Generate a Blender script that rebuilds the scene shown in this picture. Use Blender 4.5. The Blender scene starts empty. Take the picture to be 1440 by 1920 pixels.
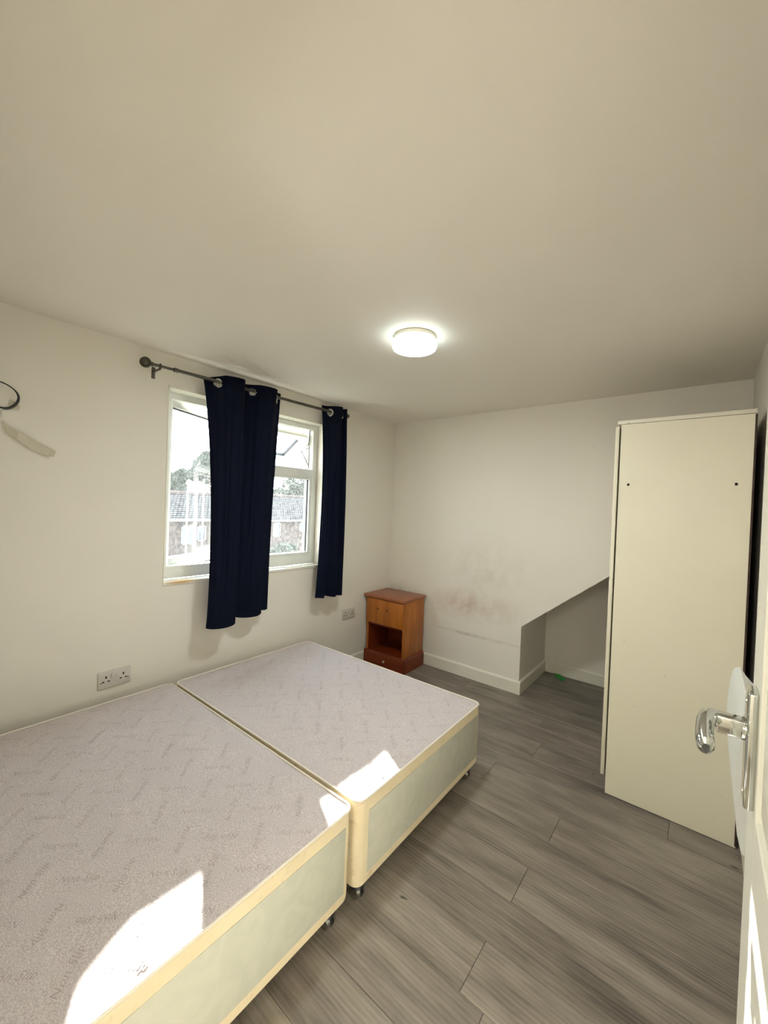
import bpy, bmesh, math, random
from mathutils import Vector, Matrix
random.seed(7)
S = bpy.context.scene
COL = S.collection

# ------------------------------------------------------------------ camera
def set_camera():
    yaw, pit, rol = math.radians(38.889), math.radians(.736), math.radians(2.208)
    F = Vector((-math.sin(yaw)*math.cos(pit), math.cos(yaw)*math.cos(pit), -math.sin(pit)))
    R = Vector((math.cos(yaw), math.sin(yaw), 0)); U = R.cross(F)
    R2 = R*math.cos(rol)+U*math.sin(rol); U2 = -R*math.sin(rol)+U*math.cos(rol)
    cd = bpy.data.cameras.new('camera'); co = bpy.data.objects.new('camera', cd); COL.objects.link(co)
    m = Matrix((R2, U2, -F)).transposed().to_4x4(); m.translation = Vector((2.357, 0, 1.4))
    co.matrix_world = m
    cd.sensor_fit = 'VERTICAL'; cd.sensor_height = 36; cd.lens = 747.292/1920*36
    cd.clip_start = .01; cd.clip_end = 300
    S.camera = co
set_camera()

# ------------------------------------------------------------------ sky, sun, exposure
w = bpy.data.worlds.new('sky'); S.world = w; w.use_nodes = True
wn = w.node_tree.nodes; wl = w.node_tree.links
bgn = wn['Background']
tc = wn.new('ShaderNodeTexCoord'); sx = wn.new('ShaderNodeSeparateXYZ'); cr = wn.new('ShaderNodeValToRGB')
wl.new(tc.outputs['Generated'], sx.inputs[0]); wl.new(sx.outputs['Z'], cr.inputs[0]); wl.new(cr.outputs[0], bgn.inputs[0])
cr.color_ramp.elements[0].position = 0; cr.color_ramp.elements[0].color = (1, 1, .98, 1)
cr.color_ramp.elements[1].position = .9; cr.color_ramp.elements[1].color = (.62, .78, 1, 1)
bgn.inputs[1].default_value = 10.5
sd = bpy.data.lights.new('sun', 'SUN'); sd.energy = 60; sd.angle = math.radians(.6); sd.color = (1, .98, .93)
so = bpy.data.objects.new('sun', sd); COL.objects.link(so)
so.rotation_euler = Vector((1, -.52, -.43)).to_track_quat('-Z', 'Y').to_euler()
so.location = (-8, 6, 6)
vs = S.view_settings
vs.view_transform = 'Standard'; vs.look = 'None'; vs.gamma = 1; vs.use_curve_mapping = False
vs.exposure = 0.2
LAMP_W = 11      # ceiling lamp of the room
HALL_FILL_W = 29      # unseen lamp added in the hall behind the camera to brighten the room

# ------------------------------------------------------------------ materials
def lin(c):
    return tuple(((v/255)/12.92 if v/255 <= .04045 else ((v/255+.055)/1.055)**2.4) for v in c)+(1,)
class NT:
    def __init__(s, name):
        s.m = bpy.data.materials.new(name); s.m.use_nodes = True
        s.t = s.m.node_tree; s.b = s.t.nodes['Principled BSDF']
    def n(s, ty, **k):
        a = s.t.nodes.new('ShaderNode'+ty)
        for q, v in k.items():
            if q in a.inputs.keys() if isinstance(q, str) else False: a.inputs[q].default_value = v
            else: setattr(a, q, v)
        return a
    def l(s, a, b): s.t.links.new(a, b)
    def noise(s, scale, detail=3, vec=None, rough=.5):
        a = s.n('TexNoise'); a.inputs['Scale'].default_value = scale; a.inputs['Detail'].default_value = detail
        a.inputs['Roughness'].default_value = rough
        if vec: s.l(vec, a.inputs['Vector'])
        return a.outputs['Fac']
    def ramp(s, fac, stops):
        r = s.n('ValToRGB'); e = r.color_ramp.elements
        while len(e) > 1: e.remove(e[-1])
        e[0].position = stops[0][0]; e[0].color = stops[0][1]
        for p, c in stops[1:]:
            x = e.new(p); x.color = c
        s.l(fac, r.inputs[0]); return r.outputs[0]
    def mix(s, fac, a, b, mode='MIX'):
        x = s.n('Mix', data_type='RGBA', blend_type=mode)
        for i, v in ((0, fac), (6, a), (7, b)):
            if hasattr(v, 'is_output'): s.l(v, x.inputs[i])
            else: x.inputs[i].default_value = v
        return x.outputs[2]
    def math(s, op, a, b=0, clamp=False):
        x = s.n('Math', operation=op, use_clamp=clamp)
        for i, v in ((0, a), (1, b)):
            if hasattr(v, 'is_output'): s.l(v, x.inputs[i])
            else: x.inputs[i].default_value = v
        return x.outputs[0]
    def bump(s, h, strength=.2, dist=.002):
        b = s.n('Bump'); b.inputs['Strength'].default_value = strength; b.inputs['Distance'].default_value = dist
        s.l(h, b.inputs['Height']); s.l(b.outputs[0], s.b.inputs['Normal'])
    def pos(s, scale=(1, 1, 1), loc=(0, 0, 0)):
        g = s.n('NewGeometry'); m = s.n('Mapping'); m.inputs['Scale'].default_value = scale; m.inputs['Location'].default_value = loc
        s.l(g.outputs['Position'], m.inputs['Vector']); return m.outputs[0]
    def set(s, col=None, rough=.5, metal=0, spec=None):
        if col is not None:
            if hasattr(col, 'is_output'): s.l(col, s.b.inputs['Base Color'])
            else: s.b.inputs['Base Color'].default_value = col
        s.b.inputs['Roughness'].default_value = rough; s.b.inputs['Metallic'].default_value = metal
        if spec is not None: s.b.inputs['Specular IOR Level'].default_value = spec
        return s.m

def blob(t, centre, radii):
    """soft patch (0..1) around a world position"""
    m = t.pos((1/radii[0], 1/radii[1], 1/radii[2]), tuple(-c/r for c, r in zip(centre, radii)))
    g = t.n('TexGradient', gradient_type='SPHERICAL'); t.l(m, g.inputs[0]); return g.outputs['Fac']

def wall_paint(name, col, stains=()):
    t = NT(name); c = lin(col)
    p = t.pos()
    n1 = t.noise(2.2, 3, p)
    base = t.mix(n1, tuple(v*.965 for v in c[:3])+(1,), tuple(min(1, v*1.02) for v in c[:3])+(1,))
    v = t.n('TexVoronoi', feature='F1'); v.inputs['Scale'].default_value = 3.1; t.l(p, v.inputs['Vector'])
    sc = t.noise(1.3, 2, p)
    spot = t.math('MULTIPLY', t.math('LESS_THAN', v.outputs['Distance'], .016), t.math('GREATER_THAN', sc, .56))
    base = t.mix(t.math('MULTIPLY', spot, .45), base, lin((110, 98, 84)))
    for cen, rad, col2, amt in stains:
        f = t.math('MULTIPLY', blob(t, cen, rad), t.ramp(t.noise(9, 5, p, .65), [(.3, (0, 0, 0, 1)), (.75, (1, 1, 1, 1))]))
        base = t.mix(t.math('MULTIPLY', f, amt, True), base, lin(col2))
    t.bump(t.noise(160, 3, p), .12, .001)
    return t.set(base, .62, spec=.3)

CREAM = (233, 227, 215)
M = {}
M['wall'] = wall_paint('wall_paint', CREAM)
M['wall_back'] = wall_paint('wall_paint_scuffed', (234, 228, 215), [
    ((.85, 3.06, .60), (.50, .3, .16), (180, 138, 112), .8), ((.9, 3.06, .36), (.55, .3, .02), (180, 170, 155), .9),
    ((1.0, 3.06, .90), (.5, .3, .35), (196, 182, 160), .5), ((.1, 3.06, .62), (.35, .3, .12), (190, 176, 158), .6)])
M['ceiling'] = wall_paint('ceiling_paint', (238, 231, 219))
M['trim'] = NT('gloss_trim'); t = M['trim']; M['trim'] = t.set(t.mix(t.noise(6, 3, t.pos()), lin((226, 221, 203)), lin((238, 234, 218))), .35)
M['door'] = NT('door_paint'); t = M['door']; M['door'] = t.set(t.mix(t.noise(5, 3, t.pos()), lin((231, 228, 212)), lin((240, 238, 224))), .38)
t = NT('white_plastic'); M['upvc'] = t.set(t.mix(t.noise(8, 4, t.pos()), lin((226, 226, 216)), lin((242, 242, 235))), .3)
t = NT('rubber_seal'); M['seal'] = t.set(lin((40, 42, 44)), .6)
t = NT('sill_paint'); p = t.pos()
st = t.math('MULTIPLY', blob(t, (0.0, 1.07, .93), (.06, .12, .03)), 1.6, True)
M['sill'] = t.set(t.mix(st, t.mix(t.noise(12, 4, p), lin((222, 216, 198)), lin((238, 234, 222))), lin((196, 160, 104))), .45)

# floor planks
t = NT('grey_oak_vinyl')
oi = t.n('ObjectInfo'); g = t.n('NewGeometry')
off = t.n('VectorMath', operation='SCALE'); off.inputs[0].default_value = (13.1, 7.7, 0); t.l(oi.outputs['Random'], off.inputs['Scale'])
ad = t.n('VectorMath', operation='ADD'); t.l(g.outputs['Position'], ad.inputs[0]); t.l(off.outputs[0], ad.inputs[1])
def mp(v, s):
    m = t.n('Mapping'); m.inputs['Scale'].default_value = s; t.l(v, m.inputs['Vector']); return m.outputs[0]
P = ad.outputs[0]
g1 = t.noise(1, 6, mp(P, (3.0, 17, 1)), .62)
g2 = t.noise(1, 5, mp(P, (7, 90, 1)), .6)
wv = t.n('TexWave', wave_type='RINGS', rings_direction='Z'); wv.inputs['Scale'].default_value = 5; wv.inputs['Distortion'].default_value = 5
wv.inputs['Detail'].default_value = 3; wv.inputs['Detail Scale'].default_value = 1.2; t.l(mp(P, (.35, 4.2, 1)), wv.inputs['Vector'])
big = t.noise(1, 2, mp(P, (1.6, 7, 1)))
f = t.math('ADD', t.math('MULTIPLY', g1, .45), t.math('MULTIPLY', g2, .20))
f = t.math('ADD', f, t.math('MULTIPLY', wv.outputs['Fac'], .05))
f = t.math('ADD', f, t.math('MULTIPLY', big, .30))
f = t.math('ADD', f, t.math('MULTIPLY', t.math('SUBTRACT', oi.outputs['Random'], .5), .08))
col = t.ramp(f, [(.33, lin((80, 73, 66))), (.47, lin((121, 112, 101))), (.60, lin((146, 136, 124))), (.76, lin((168, 158, 145)))])
vo = t.n('TexVoronoi'); vo.inputs['Scale'].default_value = 1; t.l(mp(P, (3.2, 8, 1)), vo.inputs['Vector'])
kn = t.math('MULTIPLY', t.math('SUBTRACT', .075, vo.outputs['Distance']), 30, True)
kn = t.math('MULTIPLY', kn, t.math('GREATER_THAN', t.noise(3, 1, P), .5))
col = t.mix(t.math('MULTIPLY', kn, .8), col, lin((52, 46, 40)))
t.bump(g2, .25, .0008)
M['plank'] = t.set(col, .42, spec=.4)
t = NT('subfloor'); M['sub'] = t.set(lin((60, 54, 48)), .9)

# bed cloths
t = NT('mauve_nonslip_fabric'); p = t.pos()
sp = t.ramp(t.noise(330, 3, p, .7), [(.38, (0, 0, 0, 1)), (.62, (1, 1, 1, 1))])
c = t.mix(sp, lin((172, 161, 158)), lin((220, 210, 208)))
c = t.mix(t.math('MULTIPLY', t.noise(3, 3, p), .35), c, lin((186, 178, 172)))
t.bump(sp, .35, .001); M['mauve'] = t.set(c, .95, spec=.15)
t = NT('letter_light'); M['ink_light'] = t.set(lin((216, 206, 201)), .9, spec=.1)
t = NT('letter_dark'); M['ink_dark'] = t.set(lin((170, 159, 155)), .9, spec=.1)
t = NT('cream_border_fabric'); p = t.pos()
c = t.mix(t.noise(14, 4, p), lin((216, 198, 162)), lin((230, 215, 186)))
c = t.mix(t.math('MULTIPLY', t.ramp(t.noise(30, 4, p), [(.62, (0, 0, 0, 1)), (.75, (1, 1, 1, 1))]), .35), c, lin((160, 128, 88)))
t.bump(t.noise(400, 2, p), .25, .001); M['cream'] = t.set(c, .9, spec=.15)
t = NT('sage_damask'); p = t.pos()
wv = t.n('TexWave'); wv.inputs['Scale'].default_value = 9; wv.inputs['Distortion'].default_value = 14; t.l(p, wv.inputs['Vector'])
c = t.mix(t.math('MULTIPLY', wv.outputs['Fac'], .35), lin((172, 172, 159)), lin((188, 187, 174)))
c = t.mix(t.math('MULTIPLY', t.noise(4, 3, p), .35), c, lin((206, 196, 176)))
t.bump(t.noise(350, 2, p), .25, .001); M['sage'] = t.set(c, .85, spec=.2)
t = NT('piping_cord'); M['piping'] = t.set(lin((222, 212, 196)), .7)

t = NT('navy_cloth'); p = t.pos((1, 1, .15))
c = t.mix(t.noise(60, 3, p), lin((4, 8, 22)), lin((8, 14, 34)))
t.bump(t.noise(500, 2, t.pos()), .2, .0006); M['navy'] = t.set(c, .85, spec=.12)
t = NT('brushed_steel'); M['steel'] = t.set(lin((214, 212, 206)), .42, .9)
t = NT('gunmetal'); M['gun'] = t.set(t.mix(t.noise(20, 2, t.pos()), lin((78, 74, 66)), lin((98, 94, 84))), .35, .85)
t = NT('polished_chrome'); M['chrome'] = t.set(lin((205, 208, 205)), .09, 1)
t.bump(t.noise(25, 2, t.pos()), .06, .001)
t = NT('black_plastic'); M['black'] = t.set(lin((22, 22, 24)), .4)
t = NT('socket_plastic'); M['socket'] = t.set(lin((205, 199, 190)), .35)
t = NT('socket_hole'); M['hole'] = t.set(lin((30, 24, 18)), .8)
t = NT('cream_melamine'); p = t.pos()
c = t.mix(t.noise(3, 3, p), lin((226, 219, 194)), lin((234, 228, 207)))
c = t.mix(t.math('MULTIPLY', t.ramp(t.noise(16, 3, p), [(.70, (0, 0, 0, 1)), (.76, (1, 1, 1, 1))]), .25), c, lin((180, 168, 146)))
M['mela'] = t.set(c, .42)
t = NT('chipped_edge'); p = t.pos()
c = t.mix(t.ramp(t.noise(24, 5, p, .7), [(.60, (0, 0, 0, 1)), (.66, (1, 1, 1, 1))]), lin((228, 222, 204)), lin((140, 116, 92)))
M['melaedge'] = t.set(c, .5)
t = NT('brown_hardboard'); M['hard'] = t.set(t.mix(t.noise(30, 3, t.pos()), lin((50, 34, 28)), lin((72, 50, 40))), .8)

def wood(name, a, b, axis=(14, 14, 1.6)):
    t = NT(name); tcn = t.n('TexCoord'); m = t.n('Mapping'); m.inputs['Scale'].default_value = axis
    t.l(tcn.outputs['Object'], m.inputs['Vector'])
    n = t.noise(1.6, 5, m.outputs[0], .6); n2 = t.noise(9, 3, m.outputs[0])
    f = t.math('ADD', t.math('MULTIPLY', n, .75), t.math('MULTIPLY', n2, .25))
    c = t.ramp(f, [(.3, lin(a)), (.7, lin(b))])
    t.bump(n2, .12, .0008)
    return t.set(c, .33, spec=.45)
M['wood'] = wood('orange_pine', (146, 80, 22), (188, 114, 44))
M['woodtop'] = wood('orange_pine_top', (136, 78, 46), (166, 102, 66), (14, 2, 2))
M['wooddark'] = wood('red_brown_pine', (100, 38, 12), (132, 58, 22), (2, 14, 14))
t = NT('white_heater_enamel'); M['heater'] = t.set(t.mix(t.noise(5, 2, t.pos()), lin((214, 217, 212)), lin((226, 228, 222))), .3)
t = NT('lamp_diffuser'); M['lamp'] = t.set(lin((235, 245, 245)), .4)
e = t.ramp(t.noise(9, 1, t.pos((1, 1, 1))), [(.35, (.60, .86, .90, 1)), (.6, (.92, 1, 1, 1))])
t.l(e, t.b.inputs['Emission Color']); t.b.inputs['Emission Strength'].default_value = 6
t = NT('white_tape'); M['tape'] = t.set(t.mix(t.noise(30, 3, t.pos()), lin((186, 178, 158)), lin((214, 206, 188))), .6)
t = NT('green_scrap'); M['green'] = t.set(lin((36, 150, 58)), .5)
t = NT('paper_scrap'); M['paper'] = t.set(lin((232, 226, 208)), .8)
# glass: clear, thin, with a faint haze mixed in to wash out the view
def glass(name, haze):
    m = bpy.data.materials.new(name); m.use_nodes = True; nt = m.node_tree; nt.nodes.remove(nt.nodes['Principled BSDF'])
    out = nt.nodes['Material Output']
    tr = nt.nodes.new('ShaderNodeBsdfTransparent'); tr.inputs[0].default_value = (.95, .97, .97, 1)
    gl = nt.nodes.new('ShaderNodeBsdfGlossy'); gl.inputs['Roughness'].default_value = .02
    di = nt.nodes.new('ShaderNodeBsdfTranslucent'); di.inputs[0].default_value = (.9, .92, .92, 1)
    lw = nt.nodes.new('ShaderNodeLayerWeight'); fr = nt.nodes.new('ShaderNodeMapRange'); fr.inputs[3].default_value = .03; fr.inputs[4].default_value = .45; fr.interpolation_type = 'SMOOTHSTEP'; fr.inputs[1].default_value = .45; lw.inputs[0].default_value = .5; nt.links.new(lw.outputs['Facing'], fr.inputs[0])
    ns = nt.nodes.new('ShaderNodeTexNoise'); ns.inputs['Scale'].default_value = 55; ns.inputs['Detail'].default_value = 6
    ge = nt.nodes.new('ShaderNodeNewGeometry'); nt.links.new(ge.outputs['Position'], ns.inputs['Vector'])
    mr = nt.nodes.new('ShaderNodeMapRange'); mr.inputs[1].default_value = .35; mr.inputs[2].default_value = .75
    mr.inputs[3].default_value = haze*.4; mr.inputs[4].default_value = haze*1.6
    nt.links.new(ns.outputs['Fac'], mr.inputs[0])
    m1 = nt.nodes.new('ShaderNodeMixShader'); m2 = nt.nodes.new('ShaderNodeMixShader')
    nt.links.new(fr.outputs[0], m1.inputs[0]); nt.links.new(tr.outputs[0], m1.inputs[1]); nt.links.new(gl.outputs[0], m1.inputs[2])
    nt.links.new(mr.outputs[0], m2.inputs[0]); nt.links.new(m1.outputs[0], m2.inputs[1]); nt.links.new(di.outputs[0], m2.inputs[2])
    nt.links.new(m2.outputs[0], out.inputs[0]); return m
M['glass'] = glass('window_glass', .012)
# outdoors
t = NT('brick_house'); br = t.n('TexBrick'); m = t.n('Mapping'); g = t.n('NewGeometry')
sp_ = t.n('SeparateXYZ'); cb = t.n('CombineXYZ'); t.l(g.outputs['Position'], sp_.inputs[0])
t.l(sp_.outputs['Y'], cb.inputs['X']); t.l(sp_.outputs['Z'], cb.inputs['Y']); t.l(cb.outputs[0], br.inputs['Vector'])
br.inputs['Scale'].default_value = 4.4; br.inputs['Color1'].default_value = lin((74, 62, 56)); br.inputs['Color2'].default_value = lin((56, 48, 45))
br.inputs['Mortar'].default_value = lin((88, 83, 78)); M['brick'] = t.set(br.outputs['Color'], .95, spec=.1)
t = NT('roof_tile'); br = t.n('TexBrick'); g = t.n('NewGeometry'); sp_ = t.n('SeparateXYZ'); cb = t.n('CombineXYZ')
t.l(g.outputs['Position'], sp_.inputs[0]); t.l(sp_.outputs['Y'], cb.inputs['X']); t.l(sp_.outputs['Z'], cb.inputs['Y']); t.l(cb.outputs[0], br.inputs['Vector'])
br.inputs['Scale'].default_value = 2.6; br.inputs['Mortar Size'].default_value = .06; br.inputs['Color1'].default_value = lin((96, 93, 90)); br.inputs['Color2'].default_value = lin((72, 70, 68))
br.inputs['Mortar'].default_value = lin((14, 14, 14)); M['roof'] = t.set(br.outputs['Color'], .95, spec=.08)
t = NT('leaves'); M['leaf'] = t.set(t.mix(t.noise(3, 4, t.pos()), lin((22, 32, 20)), lin((52, 64, 44))), .8)
t = NT('render_white'); M['outwhite'] = t.set(lin((124, 124, 121)), .7)
t = NT('bark'); M['bark'] = t.set(lin((84, 72, 60)), .9)
t = NT('grass_ground'); M['grass'] = t.set(t.mix(t.noise(2, 4, t.pos()), lin((50, 58, 38)), lin((70, 78, 56))), .95)
t = NT('dark_pane'); M['dpane'] = t.set(lin((50, 62, 72)), .15)

# ------------------------------------------------------------------ mesh helpers
def bx(bm, x0, x1, y0, y1, z0, z1, bev=0, seg=2):
    r = bmesh.ops.create_cube(bm, size=1, matrix=Matrix.Translation(((x0+x1)/2, (y0+y1)/2, (z0+z1)/2)) @ Matrix.Diagonal((x1-x0, y1-y0, z1-z0, 1)))
    if bev:
        es = list({e for v in r['verts'] for e in v.link_edges})
        bmesh.ops.bevel(bm, geom=es, offset=bev, segments=seg, affect='EDGES', profile=.5)
def cyl(bm, a, b, r, r2=None, n=20):
    a = Vector(a); b = Vector(b); d = b-a
    m = Matrix.Translation((a+b)/2) @ d.to_track_quat('Z', 'Y').to_matrix().to_4x4()
    bmesh.ops.create_cone(bm, cap_ends=True, segments=n, radius1=r, radius2=r if r2 is None else r2, depth=d.length, matrix=m)
def sph(bm, c, r, sc=(1, 1, 1), n=16):
    bmesh.ops.create_uvsphere(bm, u_segments=n, v_segments=n//2+2, radius=r, matrix=Matrix.Translation(c) @ Matrix.Diagonal((*sc, 1)))
def prism(bm, pts, h0, h1, f):
    """polygon pts (a,b) extruded between h0,h1; f(a,b,h)->xyz"""
    A = [bm.verts.new(f(a, b, h0)) for a, b in pts]; B = [bm.verts.new(f(a, b, h1)) for a, b in pts]
    n = len(pts)
    bm.faces.new(A); bm.faces.new(B[::-1])
    for i in range(n): bm.faces.new((A[i], A[(i+1) % n], B[(i+1) % n], B[i]))
def tube(bm, pts, r, n=10, closed=False, flat=1.0):
    pts = [Vector(p) for p in pts]; N = len(pts); rings = []
    up = Vector((0, 0, 1))
    for i, p in enumerate(pts):
        a = pts[(i-1) % N] if (closed or i > 0) else p; b = pts[(i+1) % N] if (closed or i < N-1) else p
        d = (b-a).normalized(); s = d.cross(up)
        if s.length < 1e-4: s = Vector((1, 0, 0))
        s.normalize(); u = s.cross(d)
        rr = r[i] if isinstance(r, (list, tuple)) else r
        rings.append([bm.verts.new(p+s*math.cos(2*math.pi*k/n)*rr*flat+u*math.sin(2*math.pi*k/n)*rr) for k in range(n)])
    for i in range(N if closed else N-1):
        A = rings[i]; B = rings[(i+1) % N]
        for k in range(n): bm.faces.new((A[k], A[(k+1) % n], B[(k+1) % n], B[k]))
    if not closed: bm.faces.new(rings[0][::-1]); bm.faces.new(rings[-1])
def ring(bm, c, axis, R, r, n=28, m=10, sq=1.0):
    c = Vector(c); q = Vector(axis).to_track_quat('Z', 'Y').to_matrix(); V = []
    for i in range(n):
        a = 2*math.pi*i/n; rowv = []
        for j in range(m):
            b = 2*math.pi*j/m; rad = R+r*math.cos(b)
            rowv.append(bm.verts.new(c+q @ Vector((rad*math.cos(a), rad*math.sin(a), r*sq*math.sin(b)))))
        V.append(rowv)
    for i in range(n):
        for j in range(m): bm.faces.new((V[i][j], V[(i+1) % n][j], V[(i+1) % n][(j+1) % m], V[i][(j+1) % m]))
def lathe(bm, prof, c, n=40):
    c = Vector(c); R = []
    for r, z in prof: R.append([bm.verts.new(c+Vector((r*math.cos(2*math.pi*k/n), r*math.sin(2*math.pi*k/n), z))) for k in range(n)])
    for i in range(len(R)-1):
        for k in range(n): bm.faces.new((R[i][k], R[i][(k+1) % n], R[i+1][(k+1) % n], R[i+1][k]))
    bm.faces.new(R[0][::-1]); bm.faces.new(R[-1])
def obj(name, bm, mat, parent=None, smooth=False, angle=35):
    bmesh.ops.recalc_face_normals(bm, faces=bm.faces)
    me = bpy.data.meshes.new(name); bm.to_mesh(me); bm.free()
    me.materials.append(mat)
    if smooth:
        me.shade_smooth()
        try: me.set_sharp_from_angle(angle=math.radians(angle))
        except Exception: pass
    o = bpy.data.objects.new(name, me); COL.objects.link(o)
    if parent: o.parent = parent
    return o
def part(name, mat, parent, fn, smooth=False, label=None):
    bm = bmesh.new(); fn(bm); o = obj(name, bm, mat, parent, smooth)
    if label: o['label'] = label
    return o
def boxpart(name, mat, parent, *a, bev=0, label=None):
    return part(name, mat, parent, lambda bm: bx(bm, *a, bev=bev), bev > 0, label)
def thing(name, label, cat, loc=(0, 0, 0), rz=0, group=None):
    o = bpy.data.objects.new(name, None); o.empty_display_size = .1; COL.objects.link(o)
    o.location = loc; o.rotation_euler.z = rz; o['label'] = label; o['category'] = cat
    if group: o['group'] = group
    return o
def tag(o, label, cat, group=None):
    o['label'] = label; o['category'] = cat
    if group: o['group'] = group
    return o
def struct(name, mat, fn, label=None, smooth=False, cat=None):
    bm = bmesh.new(); fn(bm); o = obj(name, bm, mat, None, smooth); o['kind'] = 'structure'
    if label: o['label'] = label
    if cat: o['category'] = cat
    return o
def dup(root):
    def cp(o, par):
        c = o.copy(); COL.objects.link(c)
        if par: c.parent = par
        for ch in list(o.children):
            if ch != c: cp(ch, c)
        return c
    return cp(root, None)

H = 2.204; W = 2.542; YB = 3.058; NX = 1.288; ND = 3.682; YN = .0
sl = lambda x: .521+(x-NX)*.809            # sloping head of the recess

# ------------------------------------------------------------------ room shell
WY0, WY1, WZ0, WZ1 = .967, 2.154, .926, 2.034
def f(bm):
    d0, d1 = -.24, 0
    bx(bm, d0, d1, -.07, WY0, 0, H); bx(bm, d0, d1, WY1, YB+.12, 0, H)
    bx(bm, d0, d1, WY0, WY1, 0, WZ0-.02); bx(bm, d0, d1, WY0, WY1, WZ1, H)
struct('wall_left', M['wall'], f, 'cream painted wall holding the window and curtains', cat='wall')
def f(bm):
    pts = [(-.24, -0.02), (-.24, H+.02), (W+.12, H+.02), (W+.12, sl(W)+.1), (W, sl(W)), (NX, .521), (NX, -0.02)]
    prism(bm, pts, YB, YB+.09, lambda a, b, h: (a, h, b))
struct('wall_back', M['wall_back'], f, 'cream back wall cut away by a sloping recess, scuffed low down', cat='wall')
def f(bm):
    bx(bm, NX-.09, NX, YB+.09, ND+.09, -.02, .7)
struct('wall_recess_left', M['wall'], f, 'short side wall inside the sloping recess', cat='wall')
def f(bm):
    bx(bm, NX-.09, W+.12, ND, ND+.09, -.02, 1.8)
struct('wall_recess_back', M['wall'], f, 'rear wall deep inside the sloping recess', cat='wall')
def f(bm):
    prism(bm, [(NX-.09, sl(NX-.09)), (W+.12, sl(W+.12)), (W+.12, sl(W+.12)+.06), (NX-.09, sl(NX-.09)+.06)], YB+.09, ND, lambda a, b, h: (a, h, b))
struct('ceiling_recess', M['ceiling'], f, 'sloping soffit over the recess', cat='ceiling')
def f(bm):
    bx(bm, W, W+.12, -.07, YB, -.02, H); bx(bm, W, W+.12, YB, ND+.09, -.02, 1.7)
struct('wall_right', M['wall'], f, 'cream wall behind the wardrobe and open door', cat='wall')
JX0, JX1, DH = 1.66, 2.475, 2.0
def f(bm):
    bx(bm, 0, JX0, YN-.1, YN, 0, H); bx(bm, JX1, W, YN-.1, YN, 0, H); bx(bm, JX0, JX1, YN-.1, YN, DH, H)
struct('wall_near', M['wall'], f, 'wall beside the doorway where the viewer stands', cat='wall')
struct('ceiling', M['ceiling'], lambda bm: bx(bm, -.24, W+.12, -1.62, YB+.09, H, H+.1), 'smooth cream ceiling', cat='ceiling')
# hall behind the viewer
def f(bm):
    bx(bm, 1.2, 1.3, -1.5, YN-.1, 0, H)
struct('wall_hall_left', M['wall'], f, 'hall wall left of the doorway', cat='wall')
struct('wall_hall_right', M['wall'], lambda bm: bx(bm, W, W+.12, -1.5, -.07, 0, H), 'hall wall right of the doorway', cat='wall')
struct('wall_hall_end', M['wall'], lambda bm: bx(bm, 1.2, W+.12, -1.6, -1.5, 0, H), 'end wall of the hall', cat='wall')

# floor with separate planks
fl = struct('floor', M['sub'], lambda bm: bx(bm, -.24, W+.12, -1.6, ND+.09, -.06, -.008), 'grey wood-effect plank floor', cat='floor')
PW, PL = .18, 1.22
row0 = 1.06-PW*15
k = 0
known = {15: 1.853, 17: 1.866, 19: 1.889, 20: 1.50, 16: 1.16, 18: .72+.61}
pm = {}
while row0+k*PW < ND+.05:
    y0 = row0+k*PW; y1 = y0+PW
    j = known.get(k, (k*.47 % 1)*PL)
    x = (j % PL)-PL
    while x < W+.02:
        a, b = max(x, -.02), min(x+PL, W+.02); x += PL
        if b-a < .02: continue
        if y0 > YB+.02 and b < NX+.02: continue
        key = round(b-a, 3)
        if key not in pm:
            bm = bmesh.new(); g_ = .0006
            bx(bm, g_, key-g_, g_, PW-g_, -.008, 0)
            top = [e for e in bm.edges if all(v.co.z > -.001 for v in e.verts)]
            bmesh.ops.bevel(bm, geom=top, offset=.0012, segments=1, affect='EDGES')
            o = obj('plank', bm, M['plank'], fl); pm[key] = o.data
        else:
            o = bpy.data.objects.new('plank', pm[key]); COL.objects.link(o); o.parent = fl
        o.location = (a, y0, 0)
    k += 1

# skirting boards
def skirt(name, length, org, rz, label):
    def f(bm):
        prism(bm, [(0, 0), (.015, 0), (.015, .088), (.011, .096), (.005, .1), (0, .1)], 0, length, lambda a, b, h: (h, a, b))
    o = struct(name, M['trim'], f, label, cat='skirting'); o.location = org; o.rotation_euler.z = rz; return o
skirt('baseboard_back', NX, (NX+.015, YB, 0), math.pi, 'cream skirting along the back wall left of the recess')
skirt('baseboard_recess_left', ND-YB, (NX, ND, 0), -math.pi/2, 'short cream skirting inside the recess at its left')
skirt('baseboard_recess_back', W-NX, (W, ND, 0), math.pi, 'cream skirting along the rear of the recess')
skirt('baseboard_left', YB-YN, (0, YB, 0), -math.pi/2, 'cream skirting along the window wall')
skirt('baseboard_right', YB-YN, (W, YN, 0), math.pi/2, 'cream skirting along the right wall')
# door lining round the doorway
def f(bm):
    bx(bm, JX0-.0, JX0+.03, YN-.1, YN+.0, 0, DH); bx(bm, JX0, JX1, YN-.1, YN, DH-.03, DH)
    bx(bm, JX0-.06, JX0, YN, YN+.012, 0, DH+.06)
struct('trim_1', M['trim'], f, 'white lining of the doorway', cat='door frame')

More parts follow.
